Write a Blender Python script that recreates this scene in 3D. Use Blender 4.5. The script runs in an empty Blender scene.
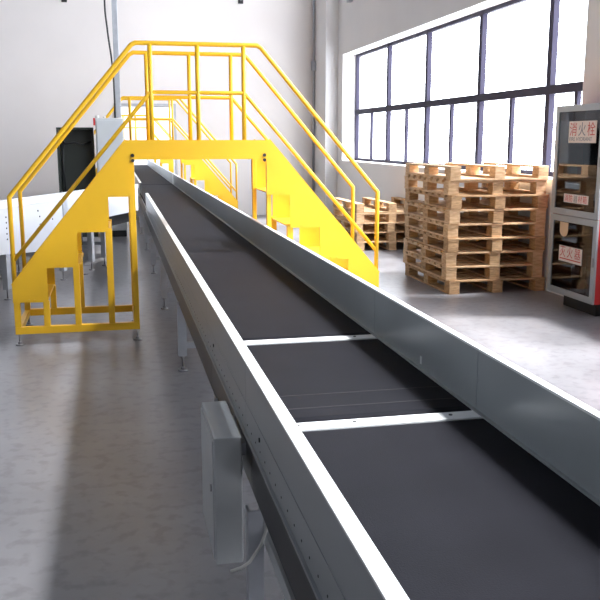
import bpy, bmesh, math, random
from mathutils import Vector, Matrix
random.seed(7)
S = bpy.context.scene
col = S.collection
# ------------------------------------------------------------------ camera
camd = bpy.data.cameras.new('camera'); cam = bpy.data.objects.new('camera', camd); col.objects.link(cam)
camd.sensor_width = 36; camd.lens = 840/600*36; camd.clip_end = 200
Rw = Matrix(((0.9771506934925859, -0.2125476939582232, 0.0),
             (0.039770247043680734, 0.18283672598556835, 0.9823385664224746),
             (-0.20879379697932385, -0.9598928114242339, 0.18711210788999516)))
cam.matrix_world = Matrix.Translation((0, 0, 1.5)) @ Rw.transposed().to_4x4()
S.camera = cam
# ------------------------------------------------------------------ world, view
W = bpy.data.worlds.new('overcast_sky'); S.world = W; W.use_nodes = True
bg = W.node_tree.nodes['Background']; bg.inputs[0].default_value = (0.93, 0.96, 1.0, 1); bg.inputs[1].default_value = 9.0
S.view_settings.view_transform = 'Standard'; S.view_settings.look = 'None'
S.view_settings.gamma = 1; S.view_settings.use_curve_mapping = False
S.view_settings.exposure = 0.45

SL = bpy.data.lights.new('hazy_sun', 'SUN'); SL.energy = 14.0; SL.angle = math.radians(11); SL.color = (1.0, 0.98, 0.95)
so = bpy.data.objects.new('hazy_sun', SL); col.objects.link(so)
so.rotation_euler = Vector((1.0, -0.3, 1.48)).to_track_quat('Z', 'Y').to_euler()

def portal(name, x, y0, y1, z0, z1, side):
    L = bpy.data.lights.new(name, 'AREA'); L.shape = 'RECTANGLE'; L.size = z1-z0; L.size_y = y1-y0
    L.cycles.is_portal = True
    o = bpy.data.objects.new(name, L); col.objects.link(o); o.location = (x, (y0+y1)/2, (z0+z1)/2)
    o.rotation_euler = (0, math.radians(90 if side > 0 else -90), 0)
    return o
portal('daylight_portal', 4.6, 7.2, 15.64, 1.12, 3.06, 1)
portal('daylight_portal', 4.6, -4.0, 6.28, 1.12, 3.06, 1)
portal('daylight_portal', 4.6, -5.0, 11.5, 3.6, 6.78, 1)
portal('daylight_portal', 4.6, 11.8, 15.6, 4.4, 6.78, 1)
portal('daylight_portal', 5.1, 17.6, 31.4, 0.95, 4.4, 1)
portal('daylight_portal', -4.1, 17.6, 31.4, 0.95, 4.4, -1)

# ------------------------------------------------------------------ materials
def mat(name, color, rough=0.5, metal=0.0, noise=0.0, nscale=5.0, bump=0.0, bscale=60, dark=None, coat=0.0, spec=None, stretch=None):
    m = bpy.data.materials.new(name); m.use_nodes = True; nt = m.node_tree
    b = nt.nodes['Principled BSDF']
    b.inputs['Base Color'].default_value = (*color, 1); b.inputs['Roughness'].default_value = rough
    b.inputs['Metallic'].default_value = metal
    if coat: b.inputs['Coat Weight'].default_value = coat; b.inputs['Coat Roughness'].default_value = 0.12
    if spec is not None: b.inputs['Specular IOR Level'].default_value = spec
    tc = nt.nodes.new('ShaderNodeTexCoord'); mp = nt.nodes.new('ShaderNodeMapping')
    nt.links.new(tc.outputs['Object'], mp.inputs[0])
    if stretch: mp.inputs['Scale'].default_value = stretch
    if noise or dark:
        n = nt.nodes.new('ShaderNodeTexNoise'); n.inputs['Scale'].default_value = nscale; n.inputs['Detail'].default_value = 5
        nt.links.new(mp.outputs[0], n.inputs['Vector'])
        r = nt.nodes.new('ShaderNodeValToRGB'); r.color_ramp.elements[0].position = 0.35; r.color_ramp.elements[1].position = 0.68
        d = dark or tuple(c*(1-noise) for c in color)
        r.color_ramp.elements[0].color = (*d, 1); r.color_ramp.elements[1].color = (*color, 1)
        nt.links.new(n.outputs['Fac'], r.inputs[0]); nt.links.new(r.outputs[0], b.inputs['Base Color'])
    if bump:
        n2 = nt.nodes.new('ShaderNodeTexNoise'); n2.inputs['Scale'].default_value = bscale; n2.inputs['Detail'].default_value = 3
        nt.links.new(mp.outputs[0], n2.inputs['Vector'])
        bp = nt.nodes.new('ShaderNodeBump'); bp.inputs['Strength'].default_value = bump; bp.inputs['Distance'].default_value = 0.01
        nt.links.new(n2.outputs['Fac'], bp.inputs['Height']); nt.links.new(bp.outputs[0], b.inputs['Normal'])
    return m

M = {}
M['yellow'] = mat('yellow_paint', (0.86, 0.485, 0.018), 0.4, noise=0.07, nscale=3)
M['white'] = mat('white_powder_coat', (0.70, 0.72, 0.72), 0.32, noise=0.05, nscale=4)
M['panel_white'] = mat('matt_white_panel', (0.50, 0.51, 0.54), 0.45, noise=0.04)
M['guard'] = mat('grey_white_side_sheet', (0.26, 0.28, 0.295), 0.3, noise=0.07, nscale=3, bump=0.02, bscale=8)
M['darksteel'] = mat('dark_return_channel', (0.012, 0.012, 0.013), 0.3, spec=0.2)
M['belt'] = mat('black_rubber_belt', (0.0095, 0.0095, 0.0125), 0.6, spec=0.045, noise=0.2, nscale=6, bump=0.12, bscale=260)
M['splice'] = mat('worn_belt_splice', (0.025, 0.024, 0.026), 0.6, spec=0.1)
M['roller'] = mat('steel_roller', (0.35, 0.35, 0.36), 0.3, metal=1.0)
M['galv'] = mat('galvanised_steel', (0.50, 0.52, 0.56), 0.34, metal=0.55, noise=0.15, nscale=9)
M['grey_paint'] = mat('light_grey_cabinet_paint', (0.50, 0.52, 0.53), 0.42, noise=0.05)
M['dark_cab'] = mat('dark_enclosure', (0.028, 0.034, 0.030), 0.35)
M['black'] = mat('black_plastic', (0.012, 0.012, 0.013), 0.45)
M['frame'] = mat('dark_window_frame', (0.03, 0.026, 0.05), 0.6, spec=0.2)
M['wood'] = mat('pale_pallet_wood', (0.74, 0.52, 0.31), 0.75, dark=(0.55, 0.34, 0.18), nscale=4, stretch=(3, 3, 14), bump=0.2, bscale=30)
M['wood2'] = mat('brown_pallet_wood', (0.60, 0.39, 0.21), 0.78, dark=(0.40, 0.24, 0.12), nscale=5, stretch=(3, 3, 12), bump=0.2, bscale=30)
M['red'] = mat('red_paint', (0.52, 0.02, 0.02), 0.35)
M['alu'] = mat('brushed_aluminium', (0.42, 0.44, 0.46), 0.4, metal=0.5)
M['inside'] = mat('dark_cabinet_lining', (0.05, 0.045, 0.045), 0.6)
M['paper'] = mat('cream_sign_plate', (0.78, 0.66, 0.60), 0.5)
M['sign_red'] = mat('sign_red_ink', (0.55, 0.06, 0.05), 0.5)
M['sign_grey'] = mat('sign_grey_ink', (0.16, 0.16, 0.20), 0.5)
M['tan'] = mat('tan_card', (0.72, 0.48, 0.30), 0.6)
M['hose'] = mat('canvas_hose', (0.42, 0.36, 0.32), 0.8, noise=0.2)
M['wall'] = mat('cream_plaster_wall', (0.78, 0.735, 0.715), 0.85, noise=0.07, nscale=0.6, bump=0.05, bscale=14)
M['wallw'] = mat('white_plaster_wall', (0.80, 0.79, 0.79), 0.85, noise=0.04, nscale=1.2)
M['ceil'] = mat('grey_ceiling_sheet', (0.22, 0.23, 0.25), 0.8)
M['wall_grey'] = mat('grey_block_wall', (0.42, 0.41, 0.40), 0.9, noise=0.1)
M['cable'] = mat('white_cable', (0.7, 0.7, 0.66), 0.5)

def floor_mat():
    m = bpy.data.materials.new('polished_concrete'); m.use_nodes = True; nt = m.node_tree; b = nt.nodes['Principled BSDF']
    tc = nt.nodes.new('ShaderNodeTexCoord')
    n = nt.nodes.new('ShaderNodeTexNoise'); n.inputs['Scale'].default_value = 0.9; n.inputs['Detail'].default_value = 8; n.inputs['Roughness'].default_value = 0.62
    nt.links.new(tc.outputs['Object'], n.inputs['Vector'])
    r = nt.nodes.new('ShaderNodeValToRGB'); r.color_ramp.elements[0].position = 0.3; r.color_ramp.elements[1].position = 0.72
    r.color_ramp.elements[0].color = (0.17, 0.165, 0.175, 1); r.color_ramp.elements[1].color = (0.28, 0.275, 0.29, 1)
    nt.links.new(n.outputs['Fac'], r.inputs[0])
    # faint expansion joints every 6 m
    n3 = nt.nodes.new('ShaderNodeTexNoise'); n3.inputs['Scale'].default_value = 14; n3.inputs['Detail'].default_value = 6
    nt.links.new(tc.outputs['Object'], n3.inputs['Vector'])
    r3 = nt.nodes.new('ShaderNodeValToRGB'); r3.color_ramp.elements[0].position = 0.36; r3.color_ramp.elements[0].color = (0.80, 0.79, 0.79, 1)
    r3.color_ramp.elements[1].position = 0.5; r3.color_ramp.elements[1].color = (1, 1, 1, 1)
    nt.links.new(n3.outputs['Fac'], r3.inputs[0])
    mx = nt.nodes.new('ShaderNodeMix'); mx.data_type = 'RGBA'; mx.blend_type = 'MULTIPLY'; mx.inputs[0].default_value = 1
    nt.links.new(r.outputs[0], mx.inputs[6]); nt.links.new(r3.outputs[0], mx.inputs[7]); nt.links.new(mx.outputs[2], b.inputs['Base Color'])
    mr = nt.nodes.new('ShaderNodeMapRange'); mr.inputs['To Min'].default_value = 0.22; mr.inputs['To Max'].default_value = 0.4
    nt.links.new(n.outputs['Fac'], mr.inputs[0]); nt.links.new(mr.outputs[0], b.inputs['Roughness'])
    return m
M['floor'] = floor_mat()

def glass_mat(name, tint, gloss=0.08):
    m = bpy.data.materials.new(name); m.use_nodes = True; nt = m.node_tree
    nt.nodes.remove(nt.nodes['Principled BSDF'])
    t = nt.nodes.new('ShaderNodeBsdfTransparent'); t.inputs[0].default_value = (*tint, 1)
    g = nt.nodes.new('ShaderNodeBsdfGlossy'); g.inputs['Roughness'].default_value = 0.03
    mx = nt.nodes.new('ShaderNodeMixShader'); mx.inputs[0].default_value = gloss
    nt.links.new(t.outputs[0], mx.inputs[1]); nt.links.new(g.outputs[0], mx.inputs[2])
    nt.links.new(mx.outputs[0], nt.nodes['Material Output'].inputs[0]); return m
M['glass'] = glass_mat('window_glass', (0.97, 0.98, 1.0), 0.06)
M['dglass'] = glass_mat('cabinet_door_glass', (0.36, 0.37, 0.42), 0.11)

# ------------------------------------------------------------------ helpers
class MB:
    def __init__(s): s.bm = bmesh.new()
    def box(s, x0, x1, y0, y1, z0, z1, bev=0.0):
        g = bmesh.ops.create_cube(s.bm, size=1)['verts']
        for v in g:
            v.co = Vector(((x0+x1)/2+v.co.x*(x1-x0), (y0+y1)/2+v.co.y*(y1-y0), (z0+z1)/2+v.co.z*(z1-z0)))
        if bev:
            es = list({e for v in g for e in v.link_edges})
            bmesh.ops.bevel(s.bm, geom=es, offset=bev, segments=2, affect='EDGES', profile=0.6)
        return s
    def prism(s, pts, a0, a1, axis='y', bev=0.0):
        """polygon pts in the plane orthogonal to axis, extruded from a0 to a1"""
        def P(p, a):
            return {'y': (p[0], a, p[1]), 'x': (a, p[0], p[1]), 'z': (p[0], p[1], a)}[axis]
        A = [s.bm.verts.new(P(p, a0)) for p in pts]; B = [s.bm.verts.new(P(p, a1)) for p in pts]
        n = len(pts); fs = [s.bm.faces.new(A), s.bm.faces.new(B[::-1])]
        for i in range(n): fs.append(s.bm.faces.new((A[i], B[i], B[(i+1) % n], A[(i+1) % n])))
        bmesh.ops.recalc_face_normals(s.bm, faces=fs)
        return s
    def tube(s, pts, r, seg=12):
        pts = [Vector(p) for p in pts]; n = len(pts); rings = []
        up = Vector((0, 0, 1))
        for i, p in enumerate(pts):
            d0 = (pts[i]-pts[i-1]).normalized() if i else (pts[1]-pts[0]).normalized()
            d1 = (pts[i+1]-pts[i]).normalized() if i < n-1 else d0
            d = (d0+d1).normalized(); k = 1/max(0.5, d.dot(d1))
            if i == 0:
                a = d.cross(up if abs(d.z) < 0.9 else Vector((1, 0, 0))).normalized()
            else:
                a = (prev - prev.dot(d)*d).normalized()
            prev = a; b = d.cross(a)
            ax = d0.cross(d1)
            ring = []
            for j in range(seg):
                t = 2*math.pi*j/seg; off = a*math.cos(t)*r + b*math.sin(t)*r
                if ax.length > 1e-4:
                    m = (d1-d0).normalized(); off += m*(off.dot(m))*(k-1)
                ring.append(s.bm.verts.new(p+off))
            rings.append(ring)
        for i in range(n-1):
            for j in range(seg):
                f = s.bm.faces.new((rings[i][j], rings[i][(j+1) % seg], rings[i+1][(j+1) % seg], rings[i+1][j])); f.smooth = True
        s.bm.faces.new(rings[0][::-1]); s.bm.faces.new(rings[-1]); return s
    def cyl(s, p0, p1, r, seg=16): return s.tube([p0, p1], r, seg)
    def build(s, name, m, parent=None, bevel=0.0):
        me = bpy.data.meshes.new(name)
        if parent is not None:
            s.bm.transform(parent_world(parent).inverted())
        bmesh.ops.recalc_face_normals(s.bm, faces=s.bm.faces[:])
        s.bm.to_mesh(me); s.bm.free(); me.materials.append(M[m] if isinstance(m, str) else m)
        o = bpy.data.objects.new(name, me); col.objects.link(o)
        if parent is not None: o.parent = parent
        if bevel:
            md = o.modifiers.new('bevel', 'BEVEL'); md.width = bevel; md.segments = 2; md.limit_method = 'ANGLE'
        return o
def parent_world(o):
    mw = Matrix.Translation(o.location) @ o.rotation_euler.to_matrix().to_4x4()
    return parent_world(o.parent) @ mw if o.parent else mw
def tag(o, label=None, cat=None, group=None, kind=None):
    if label: o['label'] = label
    if cat: o['category'] = cat
    if group: o['group'] = group
    if kind: o['kind'] = kind
    return o
def thing(name, label, cat, loc, rz=0, group=None):
    o = bpy.data.objects.new(name, None); col.objects.link(o); o.location = loc; o.rotation_euler = (0, 0, rz)
    o.empty_display_size = 0.1
    return tag(o, label, cat, group)
def copy_tree(o, parent=None):
    c = o.copy(); col.objects.link(c)
    if parent: c.parent = parent
    for ch in [k for k in bpy.data.objects if k.parent == o]:
        copy_tree(ch, c)
    return c
def struct(name, mb, m, parent=None):
    o = mb.build(name, m, parent)
    if parent is None: tag(o, kind='structure')
    return o
FONTD = []
def text_part(name, s, m, parent, origin, right, up, size, depth=0.0008, squeeze=1.0):
    """real lettering as a mesh: origin is the lower-left corner in the world"""
    cu = bpy.data.curves.new(name, 'FONT'); cu.body = s; cu.size = size; cu.extrude = depth
    t = bpy.data.objects.new(name, cu); col.objects.link(t)
    dg = bpy.context.evaluated_depsgraph_get(); me = bpy.data.meshes.new_from_object(t.evaluated_get(dg))
    col.objects.unlink(t); bpy.data.objects.remove(t)
    r = Vector(right).normalized(); u = Vector(up).normalized(); n = r.cross(u)
    mw = Matrix(((r.x, u.x, n.x, origin[0]), (r.y, u.y, n.y, origin[1]), (r.z, u.z, n.z, origin[2]), (0, 0, 0, 1)))
    xs = [v.co.x for v in me.vertices]; w = (max(xs)-min(xs)) if xs else 1
    me.transform(mw @ Matrix.Diagonal((squeeze, 1, 1, 1)) @ Matrix.Translation((-min(xs) if xs else 0, 0, 0)))
    if parent: me.transform(parent_world(parent).inverted())
    me.materials.clear(); me.materials.append(M[m])
    o = bpy.data.objects.new(name, me); col.objects.link(o); o.parent = parent
    return o

# ------------------------------------------------------------------ the hall
XL, XW, XI, YB, YN, ZC = -12.0, 4.5, 4.22, 16.9, -9.0, 8.0
struct('floor', MB().box(XL-0.3, 5.4, YN-0.3, 32.3, -0.2, 0), 'floor')
struct('ceiling', MB().box(XL-0.3, XW+0.3, YN-0.3, YB+0.3, ZC, ZC+0.2), 'ceil')
struct('wall_left', MB().box(XL-0.3, XL, YN, YB, 0, ZC), 'wall_grey')
struct('wall_front', MB().box(XL-0.3, XW+0.3, YN-0.3, YN, 0, ZC), 'wall_grey')
DX0, DX1, DZ = 0.02, 1.2, 2.19
w = MB(); w.box(XL-0.3, DX0, YB, YB+0.3, 0, ZC); w.box(DX1, XW+0.3, YB, YB+0.3, 0, ZC); w.box(DX0, DX1, YB, YB+0.3, DZ, ZC)
struct('wall_back', w, 'wall')
t = MB(); t.box(DX1-0.05, DX1-0.001, YB-0.02, YB+0.32, 0, DZ); t.box(DX0+0.001, DX0+0.05, YB-0.02, YB+0.32, 0, DZ); t.box(DX0+0.05, DX1-0.05, YB-0.02, YB+0.32, DZ-0.05, DZ-0.001)
struct('trim_1', t, 'galv')
# window wall: thick wall with the glazed bays set to its outer side
WZ0, WZ1, CZ0, CZ1 = 1.12, 3.06, 3.6, 6.78
w = MB()
w.box(XI, XW+0.1, YN, YB, 0, WZ0)                       # apron
w.box(XI, XW+0.1, YN, YB, WZ1, CZ0)                     # beam between lower and upper windows
w.box(XI, XW+0.1, YN, YB, CZ1, ZC)
w.box(XI, XW+0.1, 15.64, YB, WZ0, WZ1); w.box(XI, XW+0.1, 11.5, 11.8, CZ0, CZ1); w.box(XI, XW+0.1, 11.8, YB, CZ0, 4.4); w.box(XI, XW+0.1, 15.6, YB, 4.4, CZ1)
w.box(XI, XW+0.1, 6.28, 7.2, WZ0, WZ1); w.box(XI, XW+0.1, YN, -4.0, WZ0, WZ1); w.box(XI, XW+0.1, YN, -5.0, CZ0, CZ1)
struct('wall_right', w, 'wallw')
struct('trim_2', MB().box(3.98, XI, 16.0, YB, 0, ZC), 'wallw')          # corner pier
def window(name, ys, z0, z1, zm=None, sub=True):
    e = bpy.data.objects.new(name, None); col.objects.link(e); e.location = (XW, ys[0], z0); tag(e, kind='structure')
    f = MB(); a, b = ys[0], ys[-1]; x0, x1 = XW-0.03, XW+0.03
    f.box(x0, x1, a, b, z0, z0+0.05); f.box(x0, x1, a, b, z1-0.05, z1)
    if zm: f.box(x0-0.01, x1, a, b, zm-0.05, zm+0.04)
    for i, y in enumerate(ys):
        h = 0.045 if 0 < i < len(ys)-1 else 0.05
        f.box(x0-0.005, x1, y-h if i else y, y+h if i < len(ys)-1 else y, z0, z1)
    f.build('window_frame', 'frame', e)
    for i in range(len(ys)-1):
        if sub and zm:
            ym = (ys[i]+ys[i+1])/2
            MB().box(x0+0.008, x1-0.008, ym-0.03, ym+0.03, z0+0.05, zm-0.05).build('mullion', 'alu' if False else 'frame', e)
        MB().box(XW+0.004, XW+0.010, ys[i]+0.02, ys[i+1]-0.02, z0+0.02, z1-0.02).build('pane', 'glass', e)
    return e
window('window_1', [7.21, 8.307, 10.053, 11.91, 13.72, 15.63], WZ0, WZ1, 2.02)
window('window_5', [-3.99, -2.35, -0.7, 0.95, 2.6, 4.35, 6.27], WZ0, WZ1, 2.02)
window('window_2', [-4.99+i*16.48/9 for i in range(10)], CZ0, CZ1, 5.2, False)
window('window_6', [11.81, 13.7, 15.59], 4.4, CZ1, 5.2, False)
# the next hall, seen through the passage
w = MB(); w.box(-4.3, -4, YB+0.3, 32, 0, 0.95); w.box(-4.3, -4, YB+0.3, 32, 4.4, 5); w.box(-4.3, -4, YB+0.3, 17.6, 0.95, 4.4); w.box(-4.3, -4, 31.4, 32, 0.95, 4.4)
struct('wall_far_left', w, 'wallw')
w = MB(); w.box(5, 5.3, YB+0.3, 32, 0, 0.95); w.box(5, 5.3, YB+0.3, 32, 4.4, 5); w.box(5, 5.3, YB+0.3, 17.6, 0.95, 4.4); w.box(5, 5.3, 31.4, 32, 0.95, 4.4)
struct('wall_far_right', w, 'wallw')
struct('wall_far_back', MB().box(-4.3, 5.3, 32, 32.3, 0, 5), 'wallw')
struct('trim_3', MB().box(-4.3, 5.3, YB+0.3, 32.3, 5, 5.2), 'ceil')
def far_window(name, x):
    e = bpy.data.objects.new(name, None); col.objects.link(e); e.location = (x, 17.6, 0.95); tag(e, kind='structure')
    f = MB(); f.box(x-.03, x+.03, 17.6, 31.4, .95, 1.0); f.box(x-.03, x+.03, 17.6, 31.4, 4.35, 4.4); f.box(x-.03, x+.03, 17.6, 31.4, 2.6, 2.68)
    for i in range(7):
        y = 17.62+i*13.76/6; f.box(x-.03, x+.03, y-.02, y+.04, .95, 4.4)
    f.build('window_frame', 'frame', e)
    MB().box(x+.005, x+.01, 17.6, 31.4, .95, 4.4).build('pane', 'glass', e)
far_window('window_3', 5.15); far_window('window_4', -4.15)

# wall details
c = MB(); c.tube([(3.945, 16.86, 0.0), (3.945, 16.86, 7.9)], 0.022, 10)
pc = thing('wall_conduit', 'thin grey vertical conduit in the far right corner beside the pier', 'pipe', (3.945, 16.86, 0))
c.build('pipe', 'galv', pc)
b = MB(); b.box(3.90, 3.99, 16.80, 16.9, 2.86, 3.04, 0.006); b.build('junction_box', 'galv', pc)
def wall_lamp(x, z, lab):
    e = thing('wall_bracket', lab, 'bracket', (x, YB, z), 0, None)
    a = MB(); a.box(x-0.05, x+0.05, YB-0.02, YB, z-0.02, z+0.12, 0.004); a.build('base_plate', 'black', e)
    a = MB(); a.tube([(x, YB-0.02, z+0.05), (x+0.02, YB-0.22, z+0.06), (x+0.10, YB-0.30, z+0.12)], 0.022); a.build('arm', 'galv', e)
wall_lamp(2.50, 4.11, 'small dark bracket high on the back wall, near the top middle edge')
wall_lamp(-0.80, 4.03, 'small dark bracket high on the back wall, left of the cable trunking')
MB().box(4.16, XI-0.001, 15.0, 15.14, 3.90, 4.0, 0.006)
e = tag(MB().box(4.14, XI, 15.0, 15.14, 3.90, 4.02, 0.006).build('wall_box', 'galv'), 'tiny grey fixture box on the wall above the left end of the window', 'fixture')

# ------------------------------------------------------------------ main conveyor
XLo, XLi, XRi, XRo, ZT, ZBELT = 0.354, 0.387, 1.096, 1.120, 0.855, 0.650
def leg(p, x, y, ztop, side, w=0.055):
    """C-profile leg with adjustable levelling foot; side=-1 left"""
    x0, x1 = (x, x+w) if side < 0 else (x-w, x)
    m = MB(); t = 0.006
    m.box(x0, x1, y, y+t, 0.105, ztop); m.box(x0, x0+t, y+t, y+0.05, 0.105, ztop); m.box(x1-t, x1, y+t, y+0.05, 0.105, ztop)
    m.box(x0+t, x1-t, y+t, y+0.05, 0.105, 0.112)
    l = m.build('leg', 'galv', p)
    f = MB(); cx, cy = (x0+x1)/2, y+0.028
    f.cyl((cx, cy, 0.02), (cx, cy, 0.16), 0.008, 10); f.cyl((cx, cy, 0), (cx, cy, 0.014), 0.034, 18); f.cyl((cx, cy, 0.014), (cx, cy, 0.03), 0.016, 6)
    f.cyl((cx, cy, 0.088), (cx, cy, 0.105), 0.016, 6)
    f.build('levelling_foot', 'roller', l)
    return l
def belt_mesh(x0, x1, y0, y1, z, zr):
    """closed belt loop: flat top, rounded at both ends, flat return run"""
    r = (z-zr)/2; zc = (z+zr)/2; pts = []
    for k in range(9):
        a = math.pi/2 - math.pi*k/8; pts.append((y1-r+r*math.cos(a), zc+r*math.sin(a)))
    for k in range(9):
        a = -math.pi/2 - math.pi*k/8; pts.append((y0+r+r*math.cos(a), zc+r*math.sin(a)))
    return MB().prism(pts, x0, x1, 'x')
def conveyor(label, y0, y1, legs, left=None, bar=False, holes=True):
    e = thing('belt_conveyor', label, 'conveyor', ((XLo+XRo)/2, (y0+y1)/2, 0), 0, 'belt conveyor sections of the main line')
    for (a, b) in (left or [(y0, y1)]):
        m = MB(); m.box(XLo, XLo+0.006, a, b, 0.632, ZT-0.006)                  # outer sheet
        m.box(XLi-0.004, XLi, a, b, ZBELT+0.006, ZT-0.006)            # inner sheet
        m.box(XLo-0.008, XLo, a, b, 0.632, 0.640)                     # folded lower lip
        m.box(XLo-0.0015, XLo, a, b, 0.728, 0.7315)                   # fold line
        if (b-a) > 2:
            y = a+0.02
        g = m.build('side_guard', 'guard', e); g['label'] = 'pale left side guard'
        MB().box(XLo-0.0005, XLi, a, b, ZT-0.006, ZT, 0.001).build('top_flange', 'white', g)
        if holes and y0 < 6:
            h = MB(); y = max(a, 0.8)+0.06
            while y < min(b, 5.5)-0.03:
                h.cyl((XLo-0.0012, y, 0.668), (XLo+0.002, y, 0.668), 0.0032, 8); y += 0.075
            h.cyl((XLo-0.003, b-0.25, 0.70), (XLo+0.002, b-0.25, 0.70), 0.007, 8)
            h.build('bolt_hole_row', 'black', g)
    m = MB(); m.box(XRi, XRi+0.004, y0, y1, ZBELT+0.004, ZT-0.008)
    m.box(XRo-0.006, XRo, y0, y1, 0.632, ZT-0.008); m.box(XRi-0.012, XRi, y0, y1, ZBELT+0.002, ZBELT+0.007)
    g = m.build('side_guard', 'guard', e)
    MB().box(XRi-0.0005, XRo, y0, y1, ZT-0.008, ZT, 0.001).build('top_flange', 'white', g)
    for s, x in ((-1, XLo+0.016), (1, XRo-0.016)):
        m = MB(); xa, xb = (x, x+0.01) if s < 0 else (x-0.01, x)
        m.box(xa, xb, y0, y1, 0.455, 0.632); m.box(min(xa, xa-s*0.0), xb, y0, y1, 0.45, 0.457)
        m.build('return_channel', 'darksteel', e)
    g0 = y0+(0.065 if bar else 0.0)
    bl = belt_mesh(XLi+0.002, XRi-0.002, g0, y1-0.03, ZBELT, 0.545).build('belt', 'belt', e)
    for yy in (g0+0.06, y1-0.09):
        MB().cyl((XLi+0.004, yy, 0.5975), (XRi-0.004, yy, 0.5975), 0.048, 24).build('end_roller', 'roller', e)
    if bar:
        m = MB(); m.box(XLi, XRi, y0+0.002, y0+0.062, 0.647, 0.658, 0.002); br = m.build('cross_plate', 'white', e)
        k = MB()
        for t in (0.07, 0.32, 0.62, 0.93):
            k.cyl((XLi+t*(XRi-XLi), y0+0.03, 0.657), (XLi+t*(XRi-XLi), y0+0.03, 0.661), 0.0065, 10)
        k.build('screw', 'black', br)
    for y in legs:
        leg(e, XLo+0.004, y, 0.47, -1); leg(e, XRo-0.004, y, 0.47, 1)
        m = MB(); m.box(XLo+0.06, XRo-0.06, y+0.004, y+0.04, 0.155, 0.195); m.build('cross_member', 'galv', e)
        m = MB(); m.box(XLo+0.004, XRo-0.004, y+0.006, y+0.046, 0.41, 0.449); m.build('cross_member', 'galv', e)
    return e
c1 = conveyor('nearest wide black belt section, running out of the bottom of the view', -1.2, 2.392, [0.4], bar=False)
# cross plates sit at the upstream (near) end of each following section
c2 = conveyor('short black belt section between the two white cross plates', 2.395, 3.485, [3.27], bar=False)
c3 = conveyor('long black belt section passing under the nearest yellow bridge', 3.488, 16.70, [5.39, 7.51, 9.61, 11.75, 13.9, 15.9], left=[(3.488, 10.63), (13.3, 16.70)])
c4 = conveyor('far belt section running on through the passage in the back wall', 16.72, 30.0, [18, 20.2, 22.4, 24.6, 26.8, 29], holes=False)
for c_, yb in ((c1, 2.392), (c2, 3.485)):
    m = MB(); m.box(XLi, XRi, yb-0.064, yb-0.001, 0.640, 0.653, 0.002); br = m.build('cross_plate', 'white', c_); br['label'] = 'white cross plate with screws'
    k = MB()
    for t in (0.045, 0.17, 0.42, 0.86):
        k.cyl((XLi+t*(XRi-XLi), yb-0.03, 0.652), (XLi+t*(XRi-XLi), yb-0.03, 0.6555), 0.006, 10)
    k.build('screw', 'black', br)
leg(c1, 0.334, 2.24, 0.449, -1, 0.045); leg(c1, XRo-0.004, 2.24, 0.449, 1)
m = MB(); m.box(XLi+0.004, XRi-0.004, 2.67, 2.676, 0.650, 0.6508); m.box(XLi+0.004, XRi-0.004, 2.53, 2.537, 0.650, 0.6508)
sp = m.build('belt_splice', 'splice', c2)
m = MB(); m.box(XRi-0.0015, XRi, 2.888, 2.903, 0.672, 0.702); c1r = MB().box(0.398, 0.43, 0.2, 2.38, 0.29, 0.34, 0.003).build('lower_rail', 'grey_paint', c1)
sl = m.build('slot_light_patch', 'white', c2); sl['label'] = 'small white patch standing in for light through a hole in the right guard'  # white patch painted in place of light shining through a small guard hole
m = MB(); m.box(XRi-0.004, XRi-0.001, 16.55, 16.85, 0.66, ZT); m.build('joint_plate', 'white', c3)
# motor and control box hung on the near left side
e = thing('electrical_box', 'tall narrow pale grey electrical box hung on the left flank of the conveyor', 'electrical box', (0.305, 2.62, 0.18))
m = MB(); m.box(0.262, 0.350, 2.45, 2.83, 0.18, 0.60, 0.006); m.build('box_body', 'grey_paint', e)
m = MB(); m.box(0.258, 0.262, 2.465, 2.815, 0.195, 0.585, 0.001); m.build('box_door', 'grey_paint', e)
m = MB(); m.box(0.350, 0.370, 2.50, 2.78, 0.52, 0.56); m.build('mounting_bracket', 'galv', e)
m = MB(); m.cyl((0.253, 2.50, 0.42), (0.258, 2.50, 0.42), 0.012, 14); m.build('lock', 'roller', e)
e = MB().tube([(0.43, 2.42, 0.445), (0.425, 2.40, 0.38), (0.418, 2.38, 0.31), (0.425, 2.36, 0.24), (0.45, 2.34, 0.195), (0.50, 2.33, 0.17), (0.58, 2.33, 0.20), (0.63, 2.33, 0.30), (0.64, 2.33, 0.40)], 0.008, 10).build('power_cable', 'black')
tag(e, 'black cable looping down under the near conveyor beside its leg', 'cable')
e = MB().tube([(0.39, 2.235, 0.40), (0.37, 2.228, 0.35), (0.335, 2.226, 0.30), (0.31, 2.226, 0.285), (0.28, 2.23, 0.275)], 0.005, 8).build('loose_cable', 'cable')
tag(e, 'short loose off-white cable end sticking out left of the near conveyor leg', 'cable')

# ------------------------------------------------------------------ branch conveyor on the left
SP0 = Vector((-1.05, 8.18, 0)); sd = Vector((0.656, 1.56, 0)).normalized(); rz = math.atan2(sd.y, sd.x)
# local frame: x along the flow, y to the left of it
e = thing('branch_conveyor', 'white branch conveyor coming in from the left behind the yellow stairs', 'conveyor', SP0, rz)
def loc_build(mb, name, m, parent):
    mb.bm.transform(parent_world(e)); return mb.build(name, m, parent)
Z1 = 0.93; LE = 3.45; L0 = -3.2
m = MB(); m.box(L0, LE, -0.0, 0.045, Z1-0.055, Z1, 0.003); loc_build(m, 'top_rail', 'white', e)
m = MB(); m.box(L0, LE, 0.008, 0.014, 0.585, Z1-0.055); sg = loc_build(m, 'side_guard', 'panel_white', e)
m = MB(); m.prism([(L0, 0.585), (L0, 0.47), (0, 0.45), (0.74, 0.385), (1.15, 0.585)], 0.007, 0.014, 'y'); loc_build(m, 'lower_skirt', 'panel_white', e)
m = MB()
for k in range(5): m.cyl((0.10, 0.0075, 0.79-0.052*k), (0.10, 0.004, 0.79-0.052*k), 0.0085, 10)
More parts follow.
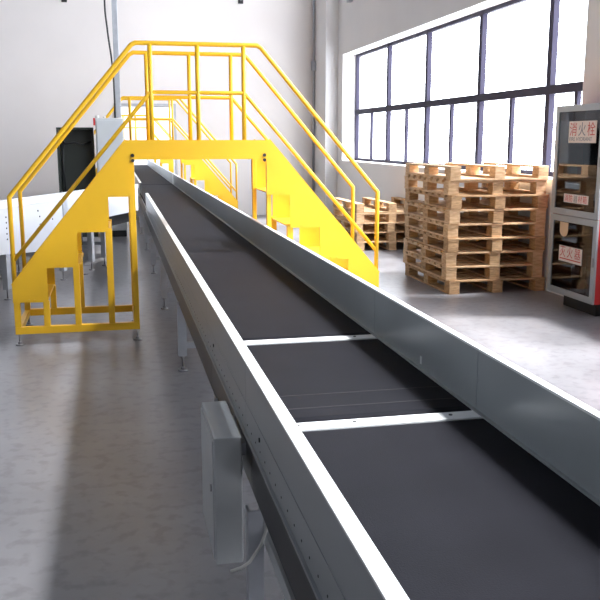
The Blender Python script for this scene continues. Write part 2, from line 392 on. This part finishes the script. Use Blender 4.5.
for (x, z) in ((0.38, 0.80), (0.40, 0.66), (0.72, 0.80), (0.75, 0.74), (0.75, 0.66), (1.1, 0.80), (-0.5, 0.8), (-0.5, 0.7), (1.02, 0.69), (1.35, 0.81)):
    m.cyl((x, 0.0075, z), (x, 0.003, z), 0.009, 10)
loc_build(m, 'bolt', 'black', sg)
m = MB(); m.box(1.1, LE, 0.03, 0.04, 0.46, 0.583); loc_build(m, 'return_channel', 'darksteel', e)
m = MB(); m.box(L0, LE+0.9, 0.78, 0.825, 0.79, 0.845, 0.003); m.box(L0, LE+0.9, 0.80, 0.81, 0.485, 0.79); loc_build(m, 'side_guard', 'white', e)
m = MB(); m.prism([(L0, 0.048), (LE-0.15, 0.048), (LE+0.75, 0.40), (LE+0.75, 0.775), (L0, 0.775)], 0.66, 0.72, 'z'); loc_build(m, 'belt', 'belt', e)
m = MB(); m.box(1.26, 1.36, -0.004, 0.008, 0.60, 0.86); loc_build(m, 'joint_bracket', 'galv', e)
for x in (-2.6, 0.08, 1.25, 1.62, 1.98, 2.35):
    for s, y in ((-1, 0.02), (1, 0.75)):
        m = MB(); t = 0.006
        m.box(x, x+t, y, y+0.055, 0.10, 0.60); m.box(x+t, x+0.07, y, y+t, 0.10, 0.60); m.box(x+0.064, x+0.07, y+t, y+0.055, 0.10, 0.60)
        lg = loc_build(m, 'leg', 'galv', e)
        m = MB(); m.cyl((x+0.035, y+0.03, 0), (x+0.035, y+0.03, 0.012), 0.034, 16); m.cyl((x+0.035, y+0.03, 0.012), (x+0.035, y+0.03, 0.14), 0.008, 8)
        m.box(x+t, x+0.064, y+t, y+0.05, 0.10, 0.106)
        loc_build(m, 'levelling_foot', 'roller', lg)
    m = MB(); m.box(x+0.01, x+0.05, 0.075, 0.75, 0.25, 0.29); loc_build(m, 'cross_member', 'galv', e)

m = MB(); m.box(1.32, 2.35, 0.30, 0.62, 0.24, 0.57, 0.01); dm = loc_build(m, 'shade_block', 'darksteel', e)  # added dark block standing in for the shade under the branch conveyor
# ------------------------------------------------------------------ yellow crossover bridges
def make_bridge(label, Y0):
    CX = 0.617; Dp = 0.75; Y1 = Y0+Dp
    e = thing('crossover_bridge', label, 'bridge', (CX, (Y0+Y1)/2, 0), 0, 'yellow crossover bridges over the main conveyor')
    def mx(x, s): return x if s < 0 else 2*CX-x+max(0.0, 0.112-x)*0.027
    def mp(pts, s): return [(mx(x, s), z) for x, z in pts]
    XE = -0.77
    poly = [(XE, 0.327), (-0.52, 0.322), (-0.52, 0.577), (-0.293, 0.577), (-0.293, 0.833), (-0.065, 0.833), (-0.065, 1.089), (0.112, 1.089), (0.112, 1.5), (0.085, 1.5), (XE, 0.455)]
    for (ya, yb, fr) in ((Y0, Y0+0.008, 1), (Y1-0.008, Y1, 0)):
        for s in (-1, 1):
            m = MB(); m.prism(mp(poly, s), ya, yb, 'y'); p = m.build('stair_panel', 'yellow', e)
            # folded top edge
            iy0, iy1 = (ya, ya+0.04) if fr else (yb-0.04, yb)
            m = MB(); m.prism(mp([(XE, 0.455), (0.085, 1.5), (0.085, 1.508), (XE-0.004, 0.466)], s), iy0, iy1, 'y'); m.build('edge_flange', 'yellow', p)
            m = MB()
            yy = ya-0.004 if fr else yb
            for (bx, bz) in ((-0.66, 0.345), (-0.62, 0.345), (-0.435, 0.595), (-0.385, 0.595), (-0.21, 0.851), (-0.155, 0.851), (0.0, 1.106), (0.055, 1.106)):
                x = mx(bx, s); m.cyl((x, yy, bz), (x, yy+0.004, bz), 0.0065, 8)
            m.build('bolt', 'yellow', p)
        m = MB(); m.box(0.112, 2*CX-0.112, ya, yb, 1.359, 1.5); m.box(0.112, 2*CX-0.112, ya-0.004 if fr else yb, ya if fr else yb+0.004, 1.359, 1.388)
        db = m.build('deck_beam', 'yellow', e)
        for s in (-1, 1):
            for z in (1.352, 1.389):
                x = mx(0.128, s); yy = ya-0.012 if fr else yb+0.004
                MB().cyl((x, yy, z), (x, yy+0.008, z), 0.013, 10).build('bolt', 'black', db)
        # columns, notch posts and base beam just inside the panel
        py0, py1 = (ya+0.009, ya+0.053) if fr else (yb-0.053, yb-0.009)
        for s in (-1, 1):
            def bx(x0, x1, z0, z1):
                a, b = sorted((mx(x0, s), mx(x1, s))); return MB().box(a, b, py0, py1, z0, z1, 0.003)
            (bx(0.095, 0.137, 0.14, 1.359) if s < 0 else MB().box(1.124, 1.158, py0, py1, 0.14, 1.359, 0.003)).build('column', 'yellow', e)
            for (xa, zt) in ((-0.56, 0.33), (-0.335, 0.60), (-0.09, 0.86)):
                bx(xa, xa+0.045, 0.14, zt).build('post', 'yellow', e)
            bx(XE+0.002, XE+0.047, 0.14, 0.40).build('post', 'yellow', e)
            bx(XE+0.002, 0.137 if s < 0 else 0.112, 0.085, 0.14).build('base_beam', 'yellow', e)
            for x in (XE+0.028, 0.116 if s < 0 else 0.095):
                X = mx(x, s); Y = (py0+py1)/2; m = MB()
                m.cyl((X, Y, 0), (X, Y, 0.012), 0.032, 16); m.cyl((X, Y, 0.012), (X, Y, 0.10), 0.008, 10); m.cyl((X, Y, 0.012), (X, Y, 0.03), 0.016, 6)
                m.build('levelling_foot', 'roller', e)
    for s in (-1, 1):
        for k, (xa, z) in enumerate(((-0.765, 0.327), (-0.52, 0.577), (-0.293, 0.833), (-0.065, 1.089))):
            a, b = sorted((mx(xa, s), mx(min(xa+0.245, 0.090), s)))
            MB().box(a+0.002, b-0.002, Y0+0.054, Y1-0.054, z+0.005, z+0.017, 0.003).build('tread', 'yellow', e)
        for x in (XE+0.002, 0.095 if s < 0 else 0.068):
            a, b = sorted((mx(x, s), mx(x+0.042, s)))
            MB().box(a, b, Y0+0.053, Y1-0.053, 0.09, 0.135).build('base_beam', 'yellow', e)
    MB().box(0.16, 2*CX-0.16, Y0+0.012, Y1-0.012, 1.455, 1.49).build('deck_plate', 'yellow', e)
    # handrails, one set along each side
    r = 0.0165
    for Y in (Y0+0.022, Y1-0.022):
        m = MB()
        path = [(-0.752, 0.47), (-0.752, 1.098), (0.145, 2.17), (0.175, 2.186)]
        pts = [(x, Y, z) for x, z in path]+[(mx(x, 1) if x < 0 else 2*CX-x, Y, z) for x, z in path[::-1]]
        # soften the corners
        m.tube(pts, r, 14); m.build('handrail', 'yellow', e)
        for x in (0.276, CX, 2*CX-0.276):
            MB().cyl((x, Y, 1.49), (x, Y, 2.18), r, 14).build('rail_post', 'yellow', e)
        m = MB(); m.tube([(-0.745, Y, 0.64), (0.272, Y, 1.842), (2*CX-0.272, Y, 1.842), (mx(-0.745, 1), Y, 0.64)], 0.0145, 12); m.build('mid_rail', 'yellow', e)
    return e
br1 = make_bridge('nearest and largest yellow stair bridge over the conveyor', 6.35)
br2 = copy_tree(br1); br2.location.y += 14.3-6.35; br2['label'] = 'second yellow stair bridge, behind the nearest one, in front of the back wall'
br3 = copy_tree(br1); br3.location.y += 24.6-6.35; br3['label'] = 'farthest yellow bridge, seen through the passage in the back wall'

# ------------------------------------------------------------------ control cabinets behind the branch conveyor
e = thing('control_cabinet', 'light grey control cabinet with cable trunking entering its top', 'cabinet', (-0.06, 13.65, 0))
m = MB(); m.box(-0.27, 0.15, 13.5, 13.85, 0.1, 1.83, 0.008); m.build('cabinet_body', 'grey_paint', e)
m = MB(); m.box(-0.255, 0.135, 13.488, 13.50, 0.13, 1.80, 0.004); m.build('door', 'grey_paint', e)
m = MB(); m.box(-0.26, 0.14, 13.52, 13.83, 0, 0.1); m.build('plinth', 'black', e)
m = MB(); m.cyl((-0.24, 13.6, 1.83), (-0.24, 13.6, 1.87), 0.03, 12); m.cyl((-0.13, 13.6, 1.83), (-0.13, 13.6, 1.86), 0.02, 12); m.build('cable_gland', 'cable', e)
m = MB(); m.box(-0.30, -0.272, 13.49, 13.53, 1.72, 1.83, 0.003); rb = m.build('indicator', 'red', e); rb['label'] = 'small red tag at the upper corner'
e = thing('open_cabinet', 'dark open-fronted cabinet with hanging black cables, left of the grey cabinet', 'cabinet', (-0.57, 13.75, 0))
m = MB(); x0, x1, y0, y1 = -0.86, -0.305, 13.6, 13.95
m.box(x0, x1, y1-0.02, y1, 0, 1.69); m.box(x0, x0+0.03, y0, y1-0.02, 0, 1.69); m.box(x1-0.02, x1, y0, y1-0.02, 0, 1.69); m.box(x0+0.03, x1-0.02, y0, y1-0.02, 1.66, 1.69); m.box(x0+0.03, x1-0.02, y0, y1-0.02, 0, 0.1)
m.build('cabinet_body', 'dark_cab', e)
m = MB(); m.box(x0+0.05, x1-0.04, y1-0.05, y1-0.02, 0.15, 1.62); m.build('mounting_plate', 'dark_cab', e)
m = MB(); m.tube([(x0+0.05, 13.8, 1.52), (x0+0.12, 13.75, 1.44), (x0+0.25, 13.74, 1.46), (x0+0.36, 13.74, 1.43), (x0+0.50, 13.8, 1.47)], 0.016, 8)
m.tube([(x0+0.08, 13.78, 1.50), (x0+0.07, 13.76, 1.1), (x0+0.09, 13.76, 0.7)], 0.014, 8); m.build('cable', 'black', e)
e = tag(MB().box(0.045, 0.125, 13.60, 13.68, 1.84, ZC-0.005, 0.004).build('cable_trunking', 'galv'), 'grey vertical cable trunking dropping from the ceiling to the control cabinet', 'trunking')
e = tag(MB().tube([(-0.09, 13.55, ZC-0.01), (-0.07, 13.55, 5), (-0.055, 13.55, 3.4), (-0.02, 13.55, 3.0), (0.01, 13.55, 2.75), (0.03, 13.56, 2.5), (0.035, 13.57, 2.1), (0.03, 13.57, 1.835)], 0.014, 8).build('hanging_cable', 'black'), 'slack black cable hanging beside the grey trunking', 'cable')

# ------------------------------------------------------------------ pallets
PH = 0.1385
def make_pallet(mt):
    e = bpy.data.objects.new('pallet', None); col.objects.link(e); e.empty_display_size = 0.1
    Wx, Ly = 1.03, 1.30; t = 0.019; bh = PH-3*t
    x0, y0 = -Wx/2, -Ly/2
    for i in range(3):
        xa = x0+i*(Wx-0.11)/2
        MB().box(xa, xa+0.11, y0, y0+Ly, 0, t-0.0005, 0.002).build('bottom_board', mt, e)
        MB().box(xa, xa+0.11, y0, y0+Ly, t+bh, t+bh+t-0.0005, 0.002).build('stringer_board', mt, e)
        for j in range(3):
            ya = y0+j*(Ly-0.13)/2
            MB().box(xa+0.002, xa+0.108, ya+0.001, ya+0.13, t, t+bh-0.0005, 0.003).build('block', 'wood2' if (i+j) % 3 == 1 else mt, e)
    n = 8; wv = 0.11
    for k in range(n):
        ya = y0+k*(Ly-wv)/(n-1)
        MB().box(x0-0.002, x0+Wx+0.002, ya-0.003 if k == 0 else ya, ya+wv, PH-t, PH-0.0015, 0.002).build('deck_board', mt, e)
    return e
protoA = make_pallet('wood'); protoB = make_pallet('wood2')
used = {}
ords = ['lowest', 'second', 'third', 'fourth', 'fifth', 'sixth', 'seventh', 'eighth', 'topmost, upside-down']
def stack(cx, cy, n, rz, desc, group, names, zs=1.0, flip_top=True, x_off=0.014):
    z = 0.0
    for i in range(n):
        pr = protoB if (i*7+n) % 3 == 0 else protoA
        if id(pr) in used: o = copy_tree(pr)
        else: o = pr; used[id(pr)] = 1
        o.scale = (1, 1, zs)
        dx, dy = random.uniform(-x_off, x_off), random.uniform(-x_off, x_off)
        if i == 0 and n > 6: dx += 0.02; 
        o.location = (cx+dx, cy+dy, z); o.rotation_euler = (0, 0, rz+random.uniform(-0.012, 0.012)); 
        if flip_top and i == n-1:
            o.rotation_euler = (math.pi, 0, rz); o.location.z = z+PH*zs
        tag(o, names[i]+' '+desc, 'pallet', group); z += PH*zs+0.0006
stack(3.67, 8.32, 9, 0.0, 'wooden pallet of the tall stack beside the red fire cabinet', 'wooden pallets in the tall stack', ords)
stack(3.70, 11.68, 5, 0.0, 'wooden pallet of the low stack behind the bridge stairs under the window', 'wooden pallets in the low stack', ['lowest', 'second', 'third', 'fourth', 'topmost, upside-down'], 0.93)

# ------------------------------------------------------------------ fire hydrant cabinet against the right wall
FX, FY0, FY1, FZ0, FZ1 = 3.92, 6.33, 7.11, 0.12, 1.80
e = thing('fire_cabinet', 'tall red fire hydrant cabinet with glazed aluminium doors', 'fire cabinet', (4.06, 6.72, 0))
m = MB(); x1 = XI-0.004
m.box(FX+0.02, x1, FY0, FY0+0.012, FZ0, FZ1); m.box(FX+0.02, x1, FY1-0.012, FY1, FZ0, FZ1)
m.box(FX+0.02, x1, FY0+0.012, FY1-0.012, FZ1-0.012, FZ1); m.box(FX+0.02, x1, FY0+0.012, FY1-0.012, FZ0, FZ0+0.012)
m.build('cabinet_body', 'red', e)
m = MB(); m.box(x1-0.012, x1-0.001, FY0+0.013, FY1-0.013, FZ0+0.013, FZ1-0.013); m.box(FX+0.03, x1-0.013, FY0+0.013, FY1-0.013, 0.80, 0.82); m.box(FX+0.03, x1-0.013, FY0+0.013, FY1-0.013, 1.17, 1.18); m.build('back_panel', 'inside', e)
m = MB(); m.box(FX+0.09, x1-0.03, FY0+0.08, FY1-0.16, 0, FZ0); m.build('plinth', 'black', e)
def door(z0, z1, nm):
    m = MB(); a = 0.055
    m.box(FX, FX+0.02, FY0-0.002, FY0+a, z0, z1, 0.002); m.box(FX, FX+0.02, FY1-a, FY1+0.002, z0, z1, 0.002)
    m.box(FX, FX+0.02, FY0+a, FY1-a, z0, z0+a, 0.002); m.box(FX, FX+0.02, FY0+a, FY1-a, z1-a, z1, 0.002)
    d = m.build('door', 'alu', e)
    MB().box(FX+0.008, FX+0.012, FY0+a-0.004, FY1-a+0.004, z0+a-0.004, z1-a+0.004).build('glass_pane', 'dglass', d)
    m = MB(); m.box(FX-0.008, FX, FY0+0.02, FY0+0.035, (z0+z1)/2-0.04, (z0+z1)/2+0.04, 0.002); m.build('handle', 'roller', d)
door(FZ0, 0.835, 0); door(0.84, FZ1, 1)
def sign(y0, y1, z0, z1, plate, lab):
    p = MB().box(FX+0.004, FX+0.0075, y0, y1, z0, z1).build('sign_plate', plate, e); p['label'] = lab; return p
# y increases away from the camera, so the writing runs from high y to low y
def glyphs(p, s, yl, z, size, m, step):
    for i, ch in enumerate(s):
        text_part('lettering', ch, m if isinstance(m, str) else m[i], p, (FX+0.0036, yl-i*step, z), (0, -1, 0), (0, 0, 1), size, 0.0006)
p = sign(6.44, 6.88, 1.475, 1.66, 'paper', 'cream sign reading 消火栓 FIRE HYDRANT')
glyphs(p, '消火栓', 6.862, 1.545, 0.125, ['sign_red', 'sign_grey', 'sign_red'], 0.142)
text_part('lettering', 'FIRE HYDRANT', 'sign_grey', p, (FX+0.0036, 6.862, 1.492), (0, -1, 0), (0, 0, 1), 0.048, 0.0006, 1.12)
p = sign(6.50, 6.90, 0.955, 1.03, 'paper', 'narrow cream sign with a row of red characters on the upper door')
glyphs(p, '消防器材箱', 6.888, 0.967, 0.068, ['sign_red', 'sign_red', 'sign_grey', 'sign_red', 'sign_red'], 0.076)
p = sign(6.545, 6.93, 0.425, 0.565, 'paper', 'cream sign reading 灭火器 on the lower door')
glyphs(p, '灭火器', 6.915, 0.475, 0.105, 'sign_red', 0.125)
MB().box(FX+0.0036, FX+0.0042, 6.56, 6.915, 0.445, 0.455).build('underline', 'sign_red', p)
pts = [(6.80, 0.775), (6.94, 0.775)]+[(6.87+0.07*math.cos(t), 0.69+0.05*math.sin(t)) for t in [-(k)*math.pi/8 for k in range(9)]][0:9]
pts = [(6.80, 0.775), (6.94, 0.775)]+[(6.87+0.07*math.cos(-k*math.pi/8), 0.69+0.05*math.sin(-k*math.pi/8)) for k in range(9)]
m = MB(); m.prism([(6.80, 0.775), (6.94, 0.775)]+[(6.87+0.07*math.cos(-k*math.pi/8), 0.70+0.055*math.sin(-k*math.pi/8)) for k in range(9)], FX+0.004, FX+0.0075, 'x')
p = m.build('inspection_card', 'tan', e); p['label'] = 'tan card with a rounded lower edge'
# white characters on the near red flank
for i, ch in enumerate('消火栓'):
    text_part('lettering', ch, 'white', e, (FX+0.06, FY0-0.001, 0.78-0.20*i), (1, 0, 0), (0, 0, 1), 0.17, 0.0006)
e = thing('small_box', 'small tan carton behind the glass of the upper fire cabinet door', 'box', (4.0, 6.93, 1.18))
m = MB(); m.box(3.96, 4.04, 6.90, 7.0, 1.181, 1.27, 0.002); m.build('carton', 'tan', e)
def extinguisher(x, y, z, lab):
    e = thing('fire_extinguisher', lab, 'fire extinguisher', (x, y, z), 0, 'extinguishers inside the fire cabinet')
    m = MB(); m.cyl((x, y, z), (x, y, z+0.36), 0.062, 24); m.cyl((x, y, z+0.36), (x, y, z+0.40), 0.035, 20); m.build('cylinder_body', 'red', e)
    m = MB(); m.cyl((x, y, z+0.40), (x, y, z+0.44), 0.016, 12); m.box(x-0.012, x+0.012, y-0.06, y+0.04, z+0.44, z+0.455); m.build('valve', 'black', e)
    m = MB(); m.tube([(x, y-0.016, z+0.42), (x-0.03, y-0.07, z+0.38), (x-0.03, y-0.085, z+0.25), (x-0.03, y-0.08, z+0.10)], 0.009, 8); m.build('hose', 'black', e)
    m = MB(); m.cyl((x, y, z+0.12), (x, y, z+0.24), 0.0625, 24); m.build('label_band', 'paper', e)
extinguisher(4.09, 6.60, 0.132, 'red fire extinguisher on the floor of the fire cabinet, nearer one')
extinguisher(4.09, 6.86, 0.132, 'red fire extinguisher on the floor of the fire cabinet, farther one')
e = thing('fire_hose', 'coiled canvas fire hose on the shelf of the fire cabinet', 'hose', (4.08, 6.62, 0.821))
m = MB(); m2 = []
for k in range(90):
    a = k*0.5; rr = 0.03+0.0022*k
    if rr > 0.15: break
    m2.append((4.06, 6.62+rr*math.cos(a), 0.985+rr*math.sin(a)))
m.tube(m2, 0.014, 8); m.build('hose_coil', 'hose', e)
m = MB(); m.cyl((4.12, 6.95, 0.821), (4.12, 6.95, 1.03), 0.03, 16); m.cyl((4.04, 6.95, 0.99), (4.12, 6.95, 0.99), 0.022, 16)
t = m.build('hydrant_valve', 'red'); tag(t, 'red hydrant valve standing on the shelf inside the fire cabinet', 'valve')
